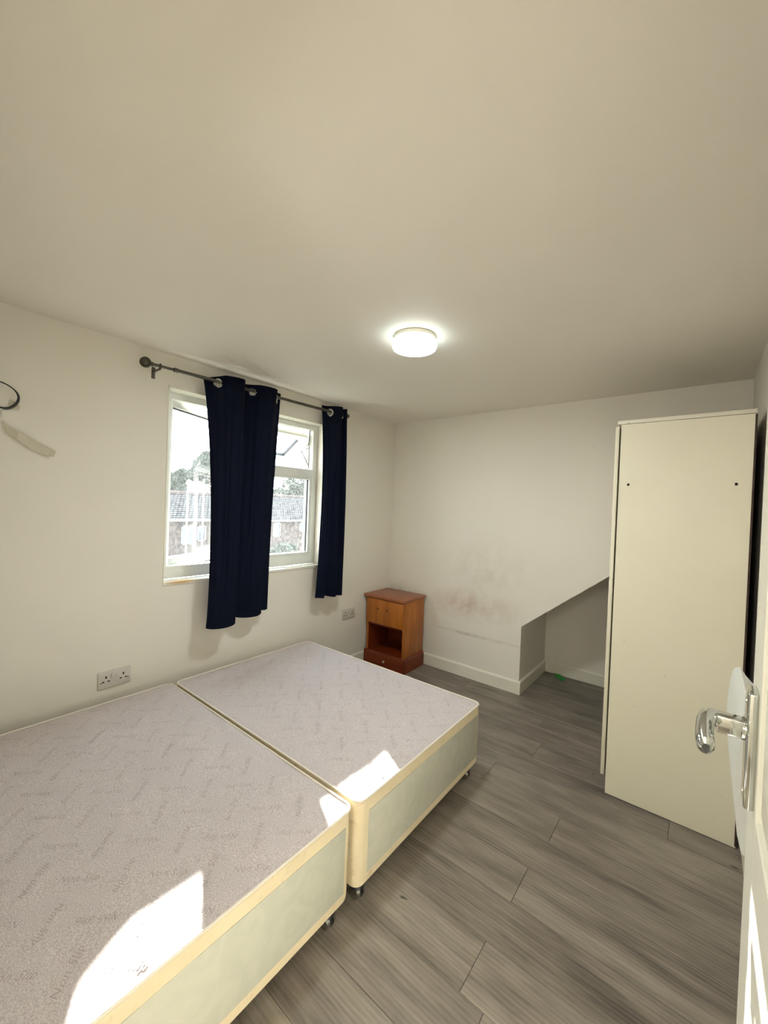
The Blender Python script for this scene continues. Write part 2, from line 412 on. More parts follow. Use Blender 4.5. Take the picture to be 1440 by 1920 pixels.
# ------------------------------------------------------------------ door, open along the right wall
DX, DY0, DY1 = 2.427, .036, .876
def f(bm):
    t0, t1 = DX, DX+.038; z0, z1 = .008, 1.975; st = .112
    bx(bm, t0+.009, t1, DY0, DY1, z0, z1)
    fr = .0091
    for a, b in ((DY0, DY0+st), (DY1-st, DY1)): bx(bm, t0, t0+fr, a, b, z0, z1, .002)
    rails = [(z0, .24), (.76, .98), (1.42, 1.52), (1.85, z1)]
    for a, b in rails: bx(bm, t0, t0+fr, DY0+st-.001, DY1-st+.001, a, b, .002)
    mid = (DY0+DY1)/2; bx(bm, t0, t0+fr, mid-.055, mid+.055, z0, z1, .002)
    for (za, zb) in ((.24, .76), (.98, 1.42), (1.52, 1.85)):
        for (ya, yb) in ((DY0+st, mid-.055), (mid+.055, DY1-st)):
            bx(bm, t0+.003, t0+.012, ya+.022, yb-.022, za+.022, zb-.022, .004)
door = struct('door_1', M['door'], f, 'white panelled door standing open along the right wall', cat='door')
# handle: plate, neck, lever
def f(bm):
    bx(bm, DX-.012, DX+.0005, .782, .826, .982, 1.152, .004, 3)
pl = part('handle_plate', M['chrome'], door, f, True, 'polished chrome lever plate')
def f(bm):
    bx(bm, DX-.046, DX-.011, .793, .817, 1.077, 1.104, .003, 3)
    cyl(bm, (DX-.016, .805, 1.09), (DX-.011, .805, 1.09), .0165)
part('handle_neck', M['chrome'], door, f, True)
def f(bm):
    ctl = [(-.040, .808, 1.091, .0120), (-.050, .805, 1.094, .0132), (-.0560, .794, 1.096, .0140), (-.0588, .778, 1.094, .0146), (-.0592, .760, 1.089, .0150), (-.0585, .742, 1.083, .0150), (-.0575, .730, 1.080, .0135), (-.057, .724, 1.079, .007)]
    tube(bm, [(DX+a, b, c) for a, b, c, r in ctl], [r for *_, r in ctl], 18, flat=.75)
part('lever', M['chrome'], door, f, True, 'curved chrome lever')
for z in (1.0, 1.134):
    part('screw', M['steel'], door, lambda bm: cyl(bm, (DX-.0135, .804, z), (DX-.011, .804, z), .004, n=12))

# ------------------------------------------------------------------ window
FX = -.09      # inner face of frame
GX = -.12
win = struct('window_1', M['upvc'], lambda bm: None or [
    bx(bm, FX-.065, FX, WY0+.001, WY0+.05, WZ0+.001, WZ1-.001), bx(bm, FX-.065, FX, WY1-.05, WY1-.001, WZ0+.001, WZ1-.001),
    bx(bm, FX-.065, FX, WY0+.05, WY1-.05, WZ1-.05, WZ1), bx(bm, FX-.065, FX, WY0+.05, WY1-.05, WZ0+.001, WZ0+.075),
    bx(bm, FX-.065, FX, 1.545, 1.605, WZ0+.075, WZ1-.05), bx(bm, FX-.065, FX, 1.605, WY1-.05, 1.61, 1.672)],
    'white plastic window with an open left casement and an open top fanlight', cat='window')
def sash(name, y0, y1, z0, z1, fw, parent, hinge, rot, dep=.05, xo=0):
    """sash frame + glass built flat at x=0..-dep relative to hinge point; y,z relative"""
    hy, hz = hinge
    R = Matrix.Translation((xo, hy, hz)) @ rot
    def f(bm):
        for a in ((y0, y0+fw, z0, z1), (y1-fw, y1, z0, z1), (y0+fw, y1-fw, z0, z0+fw), (y0+fw, y1-fw, z1-fw, z1)):
            bx(bm, -dep, 0, a[0]-hy, a[1]-hy, a[2]-hz, a[3]-hz, .003)
        bm.transform(R)
    o = part(name, M['upvc'], parent, f, True)
    def f(bm):
        g_ = .004
        for a in ((y0+fw-g_, y0+fw+g_, z0+fw, z1-fw), (y1-fw-g_, y1-fw+g_, z0+fw, z1-fw), (y0+fw, y1-fw, z0+fw-g_, z0+fw+g_), (y0+fw, y1-fw, z1-fw-g_, z1-fw+g_)):
            bx(bm, -dep*.8, -dep*.2, a[0]-hy, a[1]-hy, a[2]-hz, a[3]-hz)
        bm.transform(R)
    part('seal', M['seal'], o, f)
    def f(bm):
        bx(bm, -dep*.55, -dep*.45, y0+fw-hy, y1-fw-hy, z0+fw-hz, z1-fw-hz); bm.transform(R)
    part('pane', M['glass'], o, f)
    return o
I4 = Matrix.Identity(4)
zl0, zl1 = WZ0+.07, WZ1-.045
s1 = sash('casement_sash', WY0+.035, 1.56, zl0-.005, zl1+.01, .052, win, (WY0+.035, (zl0+zl1)/2), Matrix.Rotation(math.radians(24), 4, 'Z'), xo=FX-.02)
# fixed lower right light
def f(bm):
    y0, y1, z0, z1 = 1.605, WY1-.05, WZ0+.075, 1.61
    for a in ((y0, y0+.02, z0, z1), (y1-.02, y1, z0, z1), (y0+.02, y1-.02, z0, z0+.02), (y0+.02, y1-.02, z1-.02, z1)): bx(bm, FX-.05, FX-.004, *a, .002)
bead = part('glazing_bead', M['upvc'], win, f, True)
part('seal', M['seal'], bead, lambda bm: [bx(bm, FX-.035, FX-.02, WY1-.076, WY1-.07, WZ0+.095, 1.59), bx(bm, FX-.035, FX-.02, 1.625, 1.631, WZ0+.095, 1.59)])
boxpart('pane', M['glass'], win, FX-.032, FX-.026, 1.625, WY1-.07, WZ0+.095, 1.59)
# fanlight, hung outwards
s2 = sash('fanlight_sash', 1.612, WY1-.058, 1.60, 1.93, .05, win, (1.9, 1.93), Matrix.Rotation(math.radians(58), 4, 'Y'), dep=.045, xo=FX-.05)
def f(bm):
    y = WY1-.063
    tube(bm, [(FX-.03, y, 1.97), (FX-.035, y, 1.90), (FX-.05, y, 1.86)], .005, 6)
    tube(bm, [(FX-.03, y, 1.70), (FX-.12, y-.004, 1.83)], .005, 6)
    tube(bm, [(FX-.03, y, 1.85), (FX-.16, y-.004, 1.80)], .004, 6)
    tube(bm, [(FX-.03, y, 1.68), (FX-.03, y, 1.99)], .0045, 6)
part('friction_stay', M['gun'], win, f)
def f(bm):
    bx(bm, FX-.005, FX+.012, 1.76, 1.785, 1.63, 1.655, .002)
def f2(bm):
    bx(bm, FX, .006, WY0+.0005, WY1-.0005, WZ0-.02, WZ0, .002)
part('sill', M['sill'], win, f2, True, 'cream painted inner sill, stained at its left end')
# reveal edge bead at the head
def f(bm):
    bx(bm, FX, .003, WY0, WY0+.004, WZ0, WZ1); bx(bm, FX, .003, WY0, WY1, WZ1-.012, WZ1)
part('reveal_bead', M['trim'], win, f)
o = part('paper_scrap', M['paper'], None, lambda bm: bx(bm, -.06, -.012, 1.83, 1.97, WZ0+.0003, WZ0+.006, .002))
tag(o, 'small white scrap lying on the window sill between the curtains', 'paper')

# ------------------------------------------------------------------ curtains and rod
RODX = .09
ra, rb = Vector((RODX, .83, 2.095)), Vector((RODX, 2.285, 2.118))
rod = thing('curtain_rod', 'dark metal curtain rod above the window with disc end', 'curtain rod', (0, .85, 2.095))
def P_(bm): bm.transform(Matrix.Translation((0, -.85, -2.095)))
def f(bm):
    mid = ra.lerp(rb, .09)
    tube(bm, [ra, mid], .0080, 12); tube(bm, [mid, rb], .0102, 12); P_(bm)
part('pole', M['gun'], rod, f, True)
def f(bm):
    cyl(bm, ra+Vector((-.005, -.012, 0)), ra+Vector((.005, -.020, 0)), .027, n=32); sph(bm, ra+Vector((0, -.014, 0)), .02, (.8, .8, .8)); cyl(bm, ra+Vector((0, -.01, 0)), ra+Vector((0, .02, 0)), .0105); P_(bm)
part('finial', M['gun'], rod, f, True, 'flat disc end')
part('finial', M['gun'], rod, lambda bm: (sph(bm, rb+Vector((0, .012, 0)), .017), P_(bm)), True, 'round ball end')
part('collar', M['gun'], rod, lambda bm: (cyl(bm, ra.lerp(rb, .085), ra.lerp(rb, .10), .012), P_(bm)), True)
def br(y, z):
    def f(bm):
        bx(bm, 0.0, .004, y-.009, y+.009, z-.05, z+.012, .001); bx(bm, 0.002, RODX, y-.004, y+.004, z-.018, z-.010)
        ring(bm, (RODX, y, z), (0, 1, 0), .012, .003, 16, 6); P_(bm)
    return f
part('bracket', M['gun'], rod, br(.885, 2.096), True); part('bracket', M['gun'], rod, br(2.245, 2.117), True)

def catmull(pts, n):
    out = []
    N = len(pts)
    for i in range(N-1):
        p0, p1, p2, p3 = pts[max(i-1, 0)], pts[i], pts[i+1], pts[min(i+2, N-1)]
        for k in range(n):
            t_ = k/n
            out.append(tuple(.5*((2*b)+(c-a)*t_+(2*a-5*b+4*c-d)*t_*t_+(-a+3*b-3*c+d)*t_**3) for a, b, c, d in zip(p0, p1, p2, p3)))
    out.append(tuple(pts[-1])); return out
def curtain(name, label, top, bot, ztop, zbots, eyelets, n=8, rows=58):
    T = catmull(top, n); B = catmull(bot, n); Z = catmull([(z,) for z in zbots], n)
    y0 = top[0][0]; c = thing(name, label, 'curtain', (RODX, (top[0][0]+top[-1][0])/2, 0), group='navy eyelet curtains')
    ox, oy = c.location.x, c.location.y
    th = .0028
    def f(bm):
        fr = []
        N = len(T)
        P = []
        SS = [k*.07/18 for k in range(18)]+[.07+.93*k/(rows-18) for k in range(rows-18+1)]
        for r in range(rows+1):
            s = SS[r]; e = s**.75
            rowp = []
            for i in range(N):
                yy = T[i][0]*(1-e)+B[i][0]*e; xx = T[i][1]*(1-e)+B[i][1]*e
                zt = ztop(T[i][0]); zz = zt*(1-s)+Z[i][0]*s
                xx += .004*math.sin(i*.9+s*5)*math.sin(math.pi*s)
                yy += .006*math.sin(s*3.1)*math.sin(i*.35+1)+.028*math.sin(math.pi*s)**.7*max(0, 1-3*i/N)
                rowp.append(Vector((xx-ox, yy-oy, zz)))
            P.append(rowp)
        F, K = [], []
        for r in range(rows+1):
            a, b = [], []
            for i in range(N):
                d = P[r][min(i+1, N-1)]-P[r][max(i-1, 0)]; nn = Vector((d.y, -d.x, 0)).normalized()
                a.append(bm.verts.new(P[r][i]+nn*th/2)); b.append(bm.verts.new(P[r][i]-nn*th/2))
            F.append(a); K.append(b)
        for r in range(rows):
            for i in range(N-1):
                cc = (P[r][i]+P[r+1][i+1])/2
                if any(abs(cc.y+oy-ey) < .03 and (Vector((cc.x+ox, cc.y+oy, cc.z))-Vector((RODX, ey, 2.084+(ey-.83)*.0158))).length < .0225 for ey, _a, _b in eyelets): continue
                bm.faces.new((F[r][i], F[r][i+1], F[r+1][i+1], F[r+1][i])); bm.faces.new((K[r][i], K[r+1][i], K[r+1][i+1], K[r][i+1]))
            for i in (0, N-1): bm.faces.new((F[r][i], F[r+1][i], K[r+1][i], K[r][i]))
        for i in range(N-1):
            for r in (0, rows): bm.faces.new((F[r][i], F[r][i+1], K[r][i+1], K[r][i]))
    part('fabric', M['navy'], c, f, True).data
    for (ey, dy, dx) in eyelets:
        zc = 2.095+(ey-.83)*.0158-.011
        def f(bm):
            ring(bm, (RODX-ox, ey-oy, zc), (dx, dy, 0), .0245, .0062, 32, 8, .7)
        part('eyelet', M['steel'], c, f, True, 'silver eyelet')
    return c
zt1 = lambda y: 2.095+(y-.83)*.0158+.038-.024*max(0, min(1, (1.235-y)/.09))
curtain('curtain', 'wide navy eyelet curtain hanging over the middle of the window',
        [(1.128, .060), (1.165, .066), (1.205, .092), (1.245, .128), (1.31, .150), (1.352, .138), (1.368, .095), (1.385, .062), (1.41, .068), (1.438, .092), (1.475, .128), (1.54, .142), (1.59, .130), (1.615, .100), (1.635, .070), (1.672, .060)],
        [(1.160, .125), (1.185, .140), (1.225, .155), (1.26, .163), (1.30, .162), (1.332, .148), (1.343, .118), (1.352, .095), (1.375, .095), (1.41, .110), (1.45, .125), (1.50, .128), (1.535, .115), (1.55, .095), (1.575, .095), (1.60, .090)],
        zt1, [.655, .648, .645, .645, .648, .655, .672, .680, .672, .666, .664, .664, .672, .685, .682, .684],
        [(1.205, -.62, .78), (1.438, -.62, .78), (1.618, .75, .6)])
curtain('curtain', 'narrow gathered navy eyelet curtain at the right end of the rod',
        [(2.045, .062), (2.075, .064), (2.10, .082), (2.118, .115), (2.15, .140), (2.185, .145), (2.205, .12), (2.212, .085), (2.222, .062), (2.232, .085), (2.24, .12), (2.25, .13), (2.262, .105), (2.268, .07)],
        [(2.005, .105), (2.035, .130), (2.065, .14), (2.085, .12), (2.10, .105), (2.12, .13), (2.155, .150), (2.185, .145), (2.20, .12), (2.215, .13), (2.24, .145), (2.262, .135), (2.28, .115), (2.295, .10)],
        lambda y: zt1(y)+.002, [.700, .697, .695, .702, .704, .698, .692, .690, .694, .692, .690, .690, .694, .697],
        [(2.104, -.85, .45), (2.214, .9, .2), (2.236, -.9, .2)])

# ------------------------------------------------------------------ ceiling lamp
lampc = (1.262, 1.538)
lp = thing('ceiling_light', 'round flush ceiling light glowing cool white', 'light', (*lampc, H))
part('base_ring', M['trim'], lp, lambda bm: lathe(bm, [(.092, 0), (.1, -.003), (.101, -.018), (.09, -.019)], (0, 0, 0)), True)
part('diffuser', M['lamp'], lp, lambda bm: lathe(bm, [(.098, -.018), (.104, -.024), (.106, -.042), (.101, -.056), (.085, -.062), (.05, -.066), (.001, -.067)], (0, 0, 0)), True)
def lamp_light(name, loc, watt, col, r, parent=None):
    ld = bpy.data.lights.new(name, 'AREA'); ld.shape = 'DISK'; ld.size = r*2; ld.energy = watt; ld.color = col
    lo = bpy.data.objects.new(name, ld); COL.objects.link(lo); lo.location = loc
    if parent: lo.parent = parent
    return lo
lamp_light('lamp_source', (0, 0, -.072), LAMP_W, (.94, 1, 1), .082, lp)
lp2 = thing('hall_fill_light', 'added unseen pendant fill lamp in the hall behind the viewer', 'light', (2.0, -.75, H))  # added out of view to light the near side of the room
part('ceiling_rose', M['trim'], lp2, lambda bm: lathe(bm, [(.05, 0), (.045, -.02), (.01, -.03)], (0, 0, 0)), True)
part('flex', M['trim'], lp2, lambda bm: cyl(bm, (0, 0, -.03), (0, 0, -.36), .004), True)
part('lamp_holder', M['trim'], lp2, lambda bm: cyl(bm, (0, 0, -.36), (0, 0, -.42), .022), True)
ld = bpy.data.lights.new('lamp_source', 'POINT'); ld.energy = HALL_FILL_W; ld.color = (1, .98, .94); ld.shadow_soft_size = .13  # fill light of the added hall pendant
lo_ = bpy.data.objects.new('lamp_source', ld); COL.objects.link(lo_); lo_.location = (0, 0, -.55); lo_.parent = lp2

# ------------------------------------------------------------------ divan bed, two halves
def rrect(x0, x1, y0, y1, r, n=6, sub=10):
    pts = []
    cs = [(x1-r, y0+r, -90), (x1-r, y1-r, 0), (x0+r, y1-r, 90), (x0+r, y0+r, 180)]
    for i, (cx, cy, a0) in enumerate(cs):
        for k in range(n+1):
            a = math.radians(a0+90*k/n); pts.append((cx+r*math.cos(a), cy+r*math.sin(a)))
        nx_, ny_, a1 = cs[(i+1) % 4]; a = math.radians(a1); e = (nx_+r*math.cos(a), ny_+r*math.sin(a)); s_ = pts[-1]
        for k in range(1, sub): pts.append((s_[0]+(e[0]-s_[0])*k/sub, s_[1]+(e[1]-s_[1])*k/sub))
    return pts
# lettering mesh
fc = bpy.data.curves.new('lettering', 'FONT'); fc.body = 'Non Slip'; fc.size = .0255; fc.shear = .35; fc.align_x = 'CENTER'; fc.align_y = 'CENTER'; fc.resolution_u = 2
fc.space_character = 1.1; fc.offset = .00015
fo = bpy.data.objects.new('lettering', fc); COL.objects.link(fo); bpy.context.view_layer.update()
fm = bpy.data.meshes.new_from_object(fo.evaluated_get(bpy.context.evaluated_depsgraph_get()))
LV = [tuple(v.co) for v in fm.vertices]; LF = [tuple(p.vertices) for p in fm.polygons]
bpy.data.objects.remove(fo); bpy.data.curves.remove(fc)

BLx, BWy, BH, BB = 1.37, .95, .393, .076
def divan(label, ax, ay, rot, creases):
    d = thing('divan_base', label, 'bed base', (ax, ay, 0), math.radians(rot), 'two halves of the divan bed')
    # local: x -BLx..0, y -BWy..0
    def zt(x, y):
        z = BH-.004+.0016*math.sin(x*9+y*4)*math.sin(y*11+1)+.0012*math.sin(x*23-y*17)
        for cx, cy, ang, L, wd, am in creases:
            dx, dy = x-cx, y-cy; u = dx*math.cos(ang)+dy*math.sin(ang); v_ = -dx*math.sin(ang)+dy*math.cos(ang)
            z += am*math.exp(-(u/L)**2-(v_/wd)**2)
        return z
    def f(bm):
        rings = []
        prof = [(.035, BB), (.012, BB), (.002, BB+.008), (0, BB+.02), (0, .2), (-.001, .32), (0, BH-.022), (.004, BH-.015), (.02, BH-.017)]
        for ins, z in prof:
            rings.append([bm.verts.new((x, y, z)) for x, y in rrect(-BLx+ins, -ins, -BWy+ins, -ins, .032)])
        n = len(rings[0])
        for a, b in zip(rings, rings[1:]):
            for i in range(n): bm.faces.new((a[i], a[(i+1) % n], b[(i+1) % n], b[i]))
        bm.faces.new(rings[0][::-1]); bm.faces.new(rings[-1])
    part('divan_body', M['cream'], d, f, True)
    def f(bm):
        ry = []
        outer = rrect(-BLx+.003, -.003, -BWy+.003, -.003, .03, 6, 26); R = 40
        for k in range(R):
            s = 1-(k/R)
            cx, cy = -BLx/2, -BWy/2; row = []
            for x, y in outer:
                X = cx+(x-cx)*s; Y = cy+(y-cy)*s
                edge = max(0, 1-k/1.5)
                row.append(bm.verts.new((X, Y, zt(X, Y)-.004*edge)))
            ry.append(row)
        n = len(outer)
        for a, b in zip(ry, ry[1:]):
            for i in range(n): bm.faces.new((a[i], a[(i+1) % n], b[(i+1) % n], b[i]))
        c = bm.verts.new((-BLx/2, -BWy/2, zt(-BLx/2, -BWy/2)))
        for i in range(n): bm.faces.new((ry[-1][i], ry[-1][(i+1) % n], c))
        skirt_ = [bm.verts.new((v.co.x, v.co.y, BH-.016)) for v in ry[0]]
        for i in range(n): bm.faces.new((ry[0][i], skirt_[i], skirt_[(i+1) % n], ry[0][(i+1) % n]))
    part('top_cover', M['mauve'], d, f, True, 'speckled mauve-grey non-slip cloth')
    part('piping', M['piping'], d, lambda bm: tube(bm, [(x, y, BH-.007) for x, y in rrect(-BLx, 0, -BWy, 0, .032, 6, 4)], .0042, 8, True), True, 'pale cord edging')
    # sage panels: long front, two ends
    def panel(bm, axis):
        th = .0022
        if axis == 'x':
            bx(bm, -.002, th, -BWy+.05, -.035, BB+.042, BH-.055, .001)
        else:
            y = {'n': -BWy, 'f': 0}[axis]
            bx(bm, -BLx+.05, -.05, y-th, y+th, BB+.042, BH-.055, .001)
    part('side_panel', M['sage'], d, lambda bm: panel(bm, 'x'), True, 'pale sage patterned cloth panel')
    for ax_ in 'nf': part('side_panel', M['sage'], d, lambda bm: panel(bm, ax_), True, 'pale sage patterned cloth panel')
    # printed words
    if True:
        q = .7071
        for mat_, off, dz in (('ink_light', (-.0009, -.0012), .0003), ('ink_dark', (0, 0), .0005)):
            V, Fc = [], []
            for i in range(-14, 15):
                for j in range(-14, 15):
                    u = 1.013+i*.11; w_ = -.548+j*.11
                    kind = (i % 2, j % 2)
                    a = {(0, 0): 47, (1, 1): 227, (1, 0): 137, (0, 1): 317}[kind]
                    X, Y = (u-w_)*q, (u+w_)*q      # world-like
                    X -= 1.473; Y -= .993
                    X += 0.0
                    if not (-BLx+.06 < X < -.05 and -BWy+.055 < Y < -.05): continue
                    ca, sa = math.cos(math.radians(a)), math.sin(math.radians(a)); b0 = len(V)
                    for vx, vy, vz in LV:
                        x = X+vx*ca-vy*sa+off[0]; y = Y+vx*sa+vy*ca+off[1]; V.append((x, y, zt(x, y)+dz))
                    Fc += [tuple(b0+k for k in fc_) for fc_ in LF]
            me = bpy.data.meshes.new('printed_lettering'); me.from_pydata(V, [], Fc); me.materials.append(M[mat_])
            o = bpy.data.objects.new('printed_lettering', me); COL.objects.link(o); o.parent = d; o['kind'] = 'stuff'
    # castors
    for cx, cy in ((-.045, -.06), (-.045, -BWy+.055), (-BLx+.06, -.06), (-BLx+.06, -BWy+.055)):
        def f(bm):
            cyl(bm, (cx, cy, .052), (cx, cy, BB+.002), .016); cyl(bm, (cx, cy, .046), (cx, cy, .06), .027, .022)
            bx(bm, cx-.022, cx+.022, cy-.006, cy+.006, .012, .05, .003)
        c = part('castor', M['black'], d, f, True)
        def f(bm):
            for s in (-1, 1):
                cyl(bm, (cx, cy+s*.008, .024), (cx, cy+s*.02, .024), .024, .021, 24)
        part('wheel', M['chrome'], c, f, True)
    return d
divan('near half of the mauve-topped divan bed base, sunlit at its front edge', 1.473, .993, .38, [(-.3, -.3, 1.2, .25, .03, .002)])
divan('far half of the mauve-topped divan bed base, beside the wooden nightstand', 1.473, 1.967, .47,
      [(-.20, -.78, 1.9, .16, .018, -.005), (-.27, -.72, 2.0, .17, .02, .006), (-.36, -.70, 2.0, .15, .02, -.005), (-.44, -.66, 2.05, .16, .02, .004),
       (-.55, -.62, 2.0, .2, .03, -.003), (-.12, -.86, .6, .08, .012, .004), (-.06, -.90, 2.4, .05, .01, -.004)])

# ------------------------------------------------------------------ nightstand
ns = thing('nightstand', 'orange-brown wooden nightstand with open shelf in the far corner', 'nightstand', (.436, 2.715, 0), math.radians(2.0))
NW, NDp = .408, .315      # local: x -NW..0 (front faces -y), y 0..NDp
part('top_panel', M['woodtop'], ns, lambda bm: bx(bm, -NW-.020, .008, -.030, NDp+.008, .602, .624, .003), True)
def f(bm):
    bx(bm, -.018, -.006, 0, NDp, .11, .597); bx(bm, -NW+.006, -NW+.018, 0, NDp, .11, .597)
    bx(bm, -NW+.018, -.018, .012, NDp, .365, .38); 
part('side_panel', M['wood'], ns, lambda bm: bx(bm, -.02, -.004, .0, NDp-.004, .10, .603, .001), True)
part('side_panel', M['wood'], ns, lambda bm: bx(bm, -NW+.004, -NW+.02, .0, NDp-.004, .10, .603, .001), True)
part('back_panel', M['wooddark'], ns, lambda bm: bx(bm, -NW+.02, -.02, NDp-.012, NDp-.004, .10, .603))
boxpart('shelf', M['wooddark'], ns, -NW+.02, -.02, .004, NDp-.012, .11, .125)
boxpart('shelf', M['wooddark'], ns, -NW+.02, -.02, .012, NDp-.012, .38, .392)
for xa, xb in ((-.024, -.0195), (-NW+.0195, -NW+.024)):
    boxpart('lining', M['wooddark'], ns, xa, xb, .004, NDp-.012, .125, .38)  # thin dark sheets added over the inner sides to darken the open shelf
part('rail', M['wooddark'], ns, lambda bm: bx(bm, -NW+.02, -.02, .0, .012, .36, .38))
dr = part('drawer', M['wood'], ns, lambda bm: bx(bm, -NW+.006, -.006, -.016, .0, .378, .594, .002), True)
for x in (-.250, -.150):
    part('knob_hole', M['hole'], dr, lambda bm: cyl(bm, (x-.025, -.0172, .508), (x-.025, -.0155, .508), .0075, n=14))
part('chip', M['tape'], ns, lambda bm: bx(bm, -.062, -.040, -.0288, -.027, .606, .613, .0005))
def f(bm):
    prof = [(0, 0), (.014, 0), (.014, .105), (.009, .118), (.002, .128), (0, .128)]
    # front and two sides of the plinth
    prism(bm, prof, -NW-.010, .012, lambda a, b, h: (h, -a, b))
    prism(bm, prof, -.012, NDp-.006, lambda a, b, h: (-.004+a+.002, h, b))
    prism(bm, prof, -.012, NDp-.006, lambda a, b, h: (-NW+.004-a-.002, h, b))
part('plinth', M['wooddark'], ns, f)
part('knob', M['steel'], ns, lambda bm: [cyl(bm, (-.19, -.022, .066), (-.19, -.013, .066), .005, n=12), sph(bm, (-.19, -.026, .066), .0105, (1, .7, 1))], True, 'small metal drawer knob')

# ------------------------------------------------------------------ wardrobe
wd = thing('wardrobe', 'tall cream wardrobe with chipped top against the right wall', 'wardrobe', (2.014, 2.284, 0))
WX, WYd, WH = .495, .745, 1.874
boxpart('side_panel', M['mela'], wd, 0, WX, 0, .018, .003, WH-.02)
boxpart('side_panel', M['mela'], wd, 0, WX, WYd-.018, WYd, .003, WH-.02)
def f(bm):
    bx(bm, -.016, WX+.002, -.003, WYd+.003, WH-.018, WH, .0015)
part('top_panel', M['melaedge'], wd, f, True, 'cream top board with chipped front edge')
boxpart('bottom_panel', M['mela'], wd, .004, WX-.004, .018, WYd-.018, .075, .093)
boxpart('plinth', M['mela'], wd, .02, .036, .018, WYd-.018, .003, .075)
boxpart('back_panel', M['hard'], wd, WX-.004, WX+.003, -.001, WYd+.001, .01, WH-.022, label='dark brown hardboard back')
half = WYd/2
for i, (a, b) in enumerate(((0, half-.0015), (half+.0015, WYd))):
    dd = boxpart('door', M['mela'], wd, -.024, -.008, a, b, .09, WH-.028, bev=.001)
    yy = half+(-.03 if i == 0 else .03)
    part('knob', M['steel'], dd, lambda bm: [cyl(bm, (-.042, yy, .95), (-.024, yy, .95), .005), sph(bm, (-.046, yy, .95), .012)], True)
for (hx, hz) in ((.040, 1.556), (.440, 1.556)):
    part('screw_hole', M['hole'], wd, lambda bm: cyl(bm, (hx, -.0008, hz), (hx, .001, hz), .0065, n=12))
    part('cover_cap', M['mela'], wd, lambda bm: cyl(bm, (hx-.011, -.0015, hz), (hx-.011, .001, hz), .007, n=14), True)

# ------------------------------------------------------------------ wall heater between wardrobe and door
ht = thing('wall_heater', 'small white rounded heater on the right wall behind the door handle', 'heater', (W, 1.37, .68))
prof = [(W, .69), (2.462, .675), (2.444, .684), (2.436, .72), (2.431, .78), (2.429, .84), (2.432, .90), (2.438, .945), (2.444, .958), (2.455, .962), (2.468, .940), (2.49, .915), (W, .89)]
part('casing', M['heater'], ht, lambda bm: prism(bm, [(a-W, b-.68) for a, b in prof], -.21, .235, lambda a, b, h: (a, h, b)), True)
part('knob', M['socket'], ht, lambda bm: cyl(bm, (2.455-W, -.15, .283), (2.455-W, -.15, .262), .014), True)

# ------------------------------------------------------------------ sockets
def socket(label, y, z):
    s = thing('wall_socket', label, 'socket', (0, y, z), group='double wall sockets')
    pltm = part('faceplate', M['socket'], s, lambda bm: bx(bm, -.001, .009, 0, .146, 0, .086, .003, 3), True)
    for cy in (.034, .112):
        for dy, dz, a, b in ((0, .056, .0035, .006), (-.012, .034, .005, .003), (.012, .034, .005, .003)):
            part('pin_hole', M['hole'], s, lambda bm: bx(bm, .0088, .0094, cy+dy-a, cy+dy+a, dz-b, dz+b))
        yy = .073+(.011 if cy > .07 else -.011)
        part('rocker_switch', M['socket'], s, lambda bm: bx(bm, .0085, .013, yy-.006, yy+.006, .048, .070, .0015), True)
    for yy in (.012, .134):
        part('screw', M['hole'], s, lambda bm: cyl(bm, (.0088, yy, .03), (.0096, yy, .03), .0028, n=10))
    return s
socket('grey-white double socket above the near half of the bed', .671, .419)
socket('grey-white double socket left of the nightstand', 2.412, .432)

# ------------------------------------------------------------------ torn tape and black loop at the left edge
lo = thing('cable_loop', 'black cable loop hanging on the wall at the left edge', 'cable', (0, .285, 1.8))
def f(bm):
    pts, rr = [], []
    for k in range(40):
        a = 2*math.pi*k/40
        pts.append((.016+.012*math.sin(a), .285-.285+.058*math.cos(a)*(1+.1*math.sin(2*a)), 1.812-1.8+.052*math.sin(a)-.012*math.cos(a)))
        rr.append(.0028+.0028*max(0, math.cos(a+.6)))
    tube(bm, pts, rr, 8, True)
part('cable', M['black'], lo, f, True)
def f(bm):
    cyl(bm, (-.001, .0, -.10), (.012, .0, -.10), .009, n=14)
    tube(bm, [(.006, 0, -.10), (.012, .006, -.07), (.014, .004, -.045)], .004, 8)
part('wall_clip', M['socket'], lo, f, True)
def strip(pts, wdt):
    def f(bm):
        L = []
        for (y, z, x), w_ in zip(pts, wdt):
            L.append([bm.verts.new((x+o_, y+dy, z+dz)) for (dy, dz) in ((-.3*w_, -.95*w_), (.3*w_, .95*w_)) for o_ in (0, .0012)])
        for a, b in zip(L, L[1:]):
            bm.faces.new((a[1], a[3], b[3], b[1])); bm.faces.new((a[0], b[0], b[2], a[2])); bm.faces.new((a[0], a[1], b[1], b[0])); bm.faces.new((a[2], b[2], b[3], a[3]))
        for a in (L[0], L[-1]): bm.faces.new((a[0], a[2], a[3], a[1]))
    return f
tp = part('torn_tape', M['tape'], None, strip([(.296, 1.703, .004), (.312, 1.675, .010), (.345, 1.650, .014), (.385, 1.622, .013), (.425, 1.600, .009), (.455, 1.588, .012), (.472, 1.583, .018)],
          [.004, .010, .016, .019, .019, .017, .013]))
tag(tp, 'curling strip of off-white tape peeling from the wall below the black loop', 'tape')
tp2 = part('torn_tape', M['tape'], None, strip([(.318, 1.79, .003), (.338, 1.776, .004), (.350, 1.768, .005)], [.012, .012, .009]))
tag(tp2, 'short off-white tape stub sticking out just right of the black loop', 'tape')

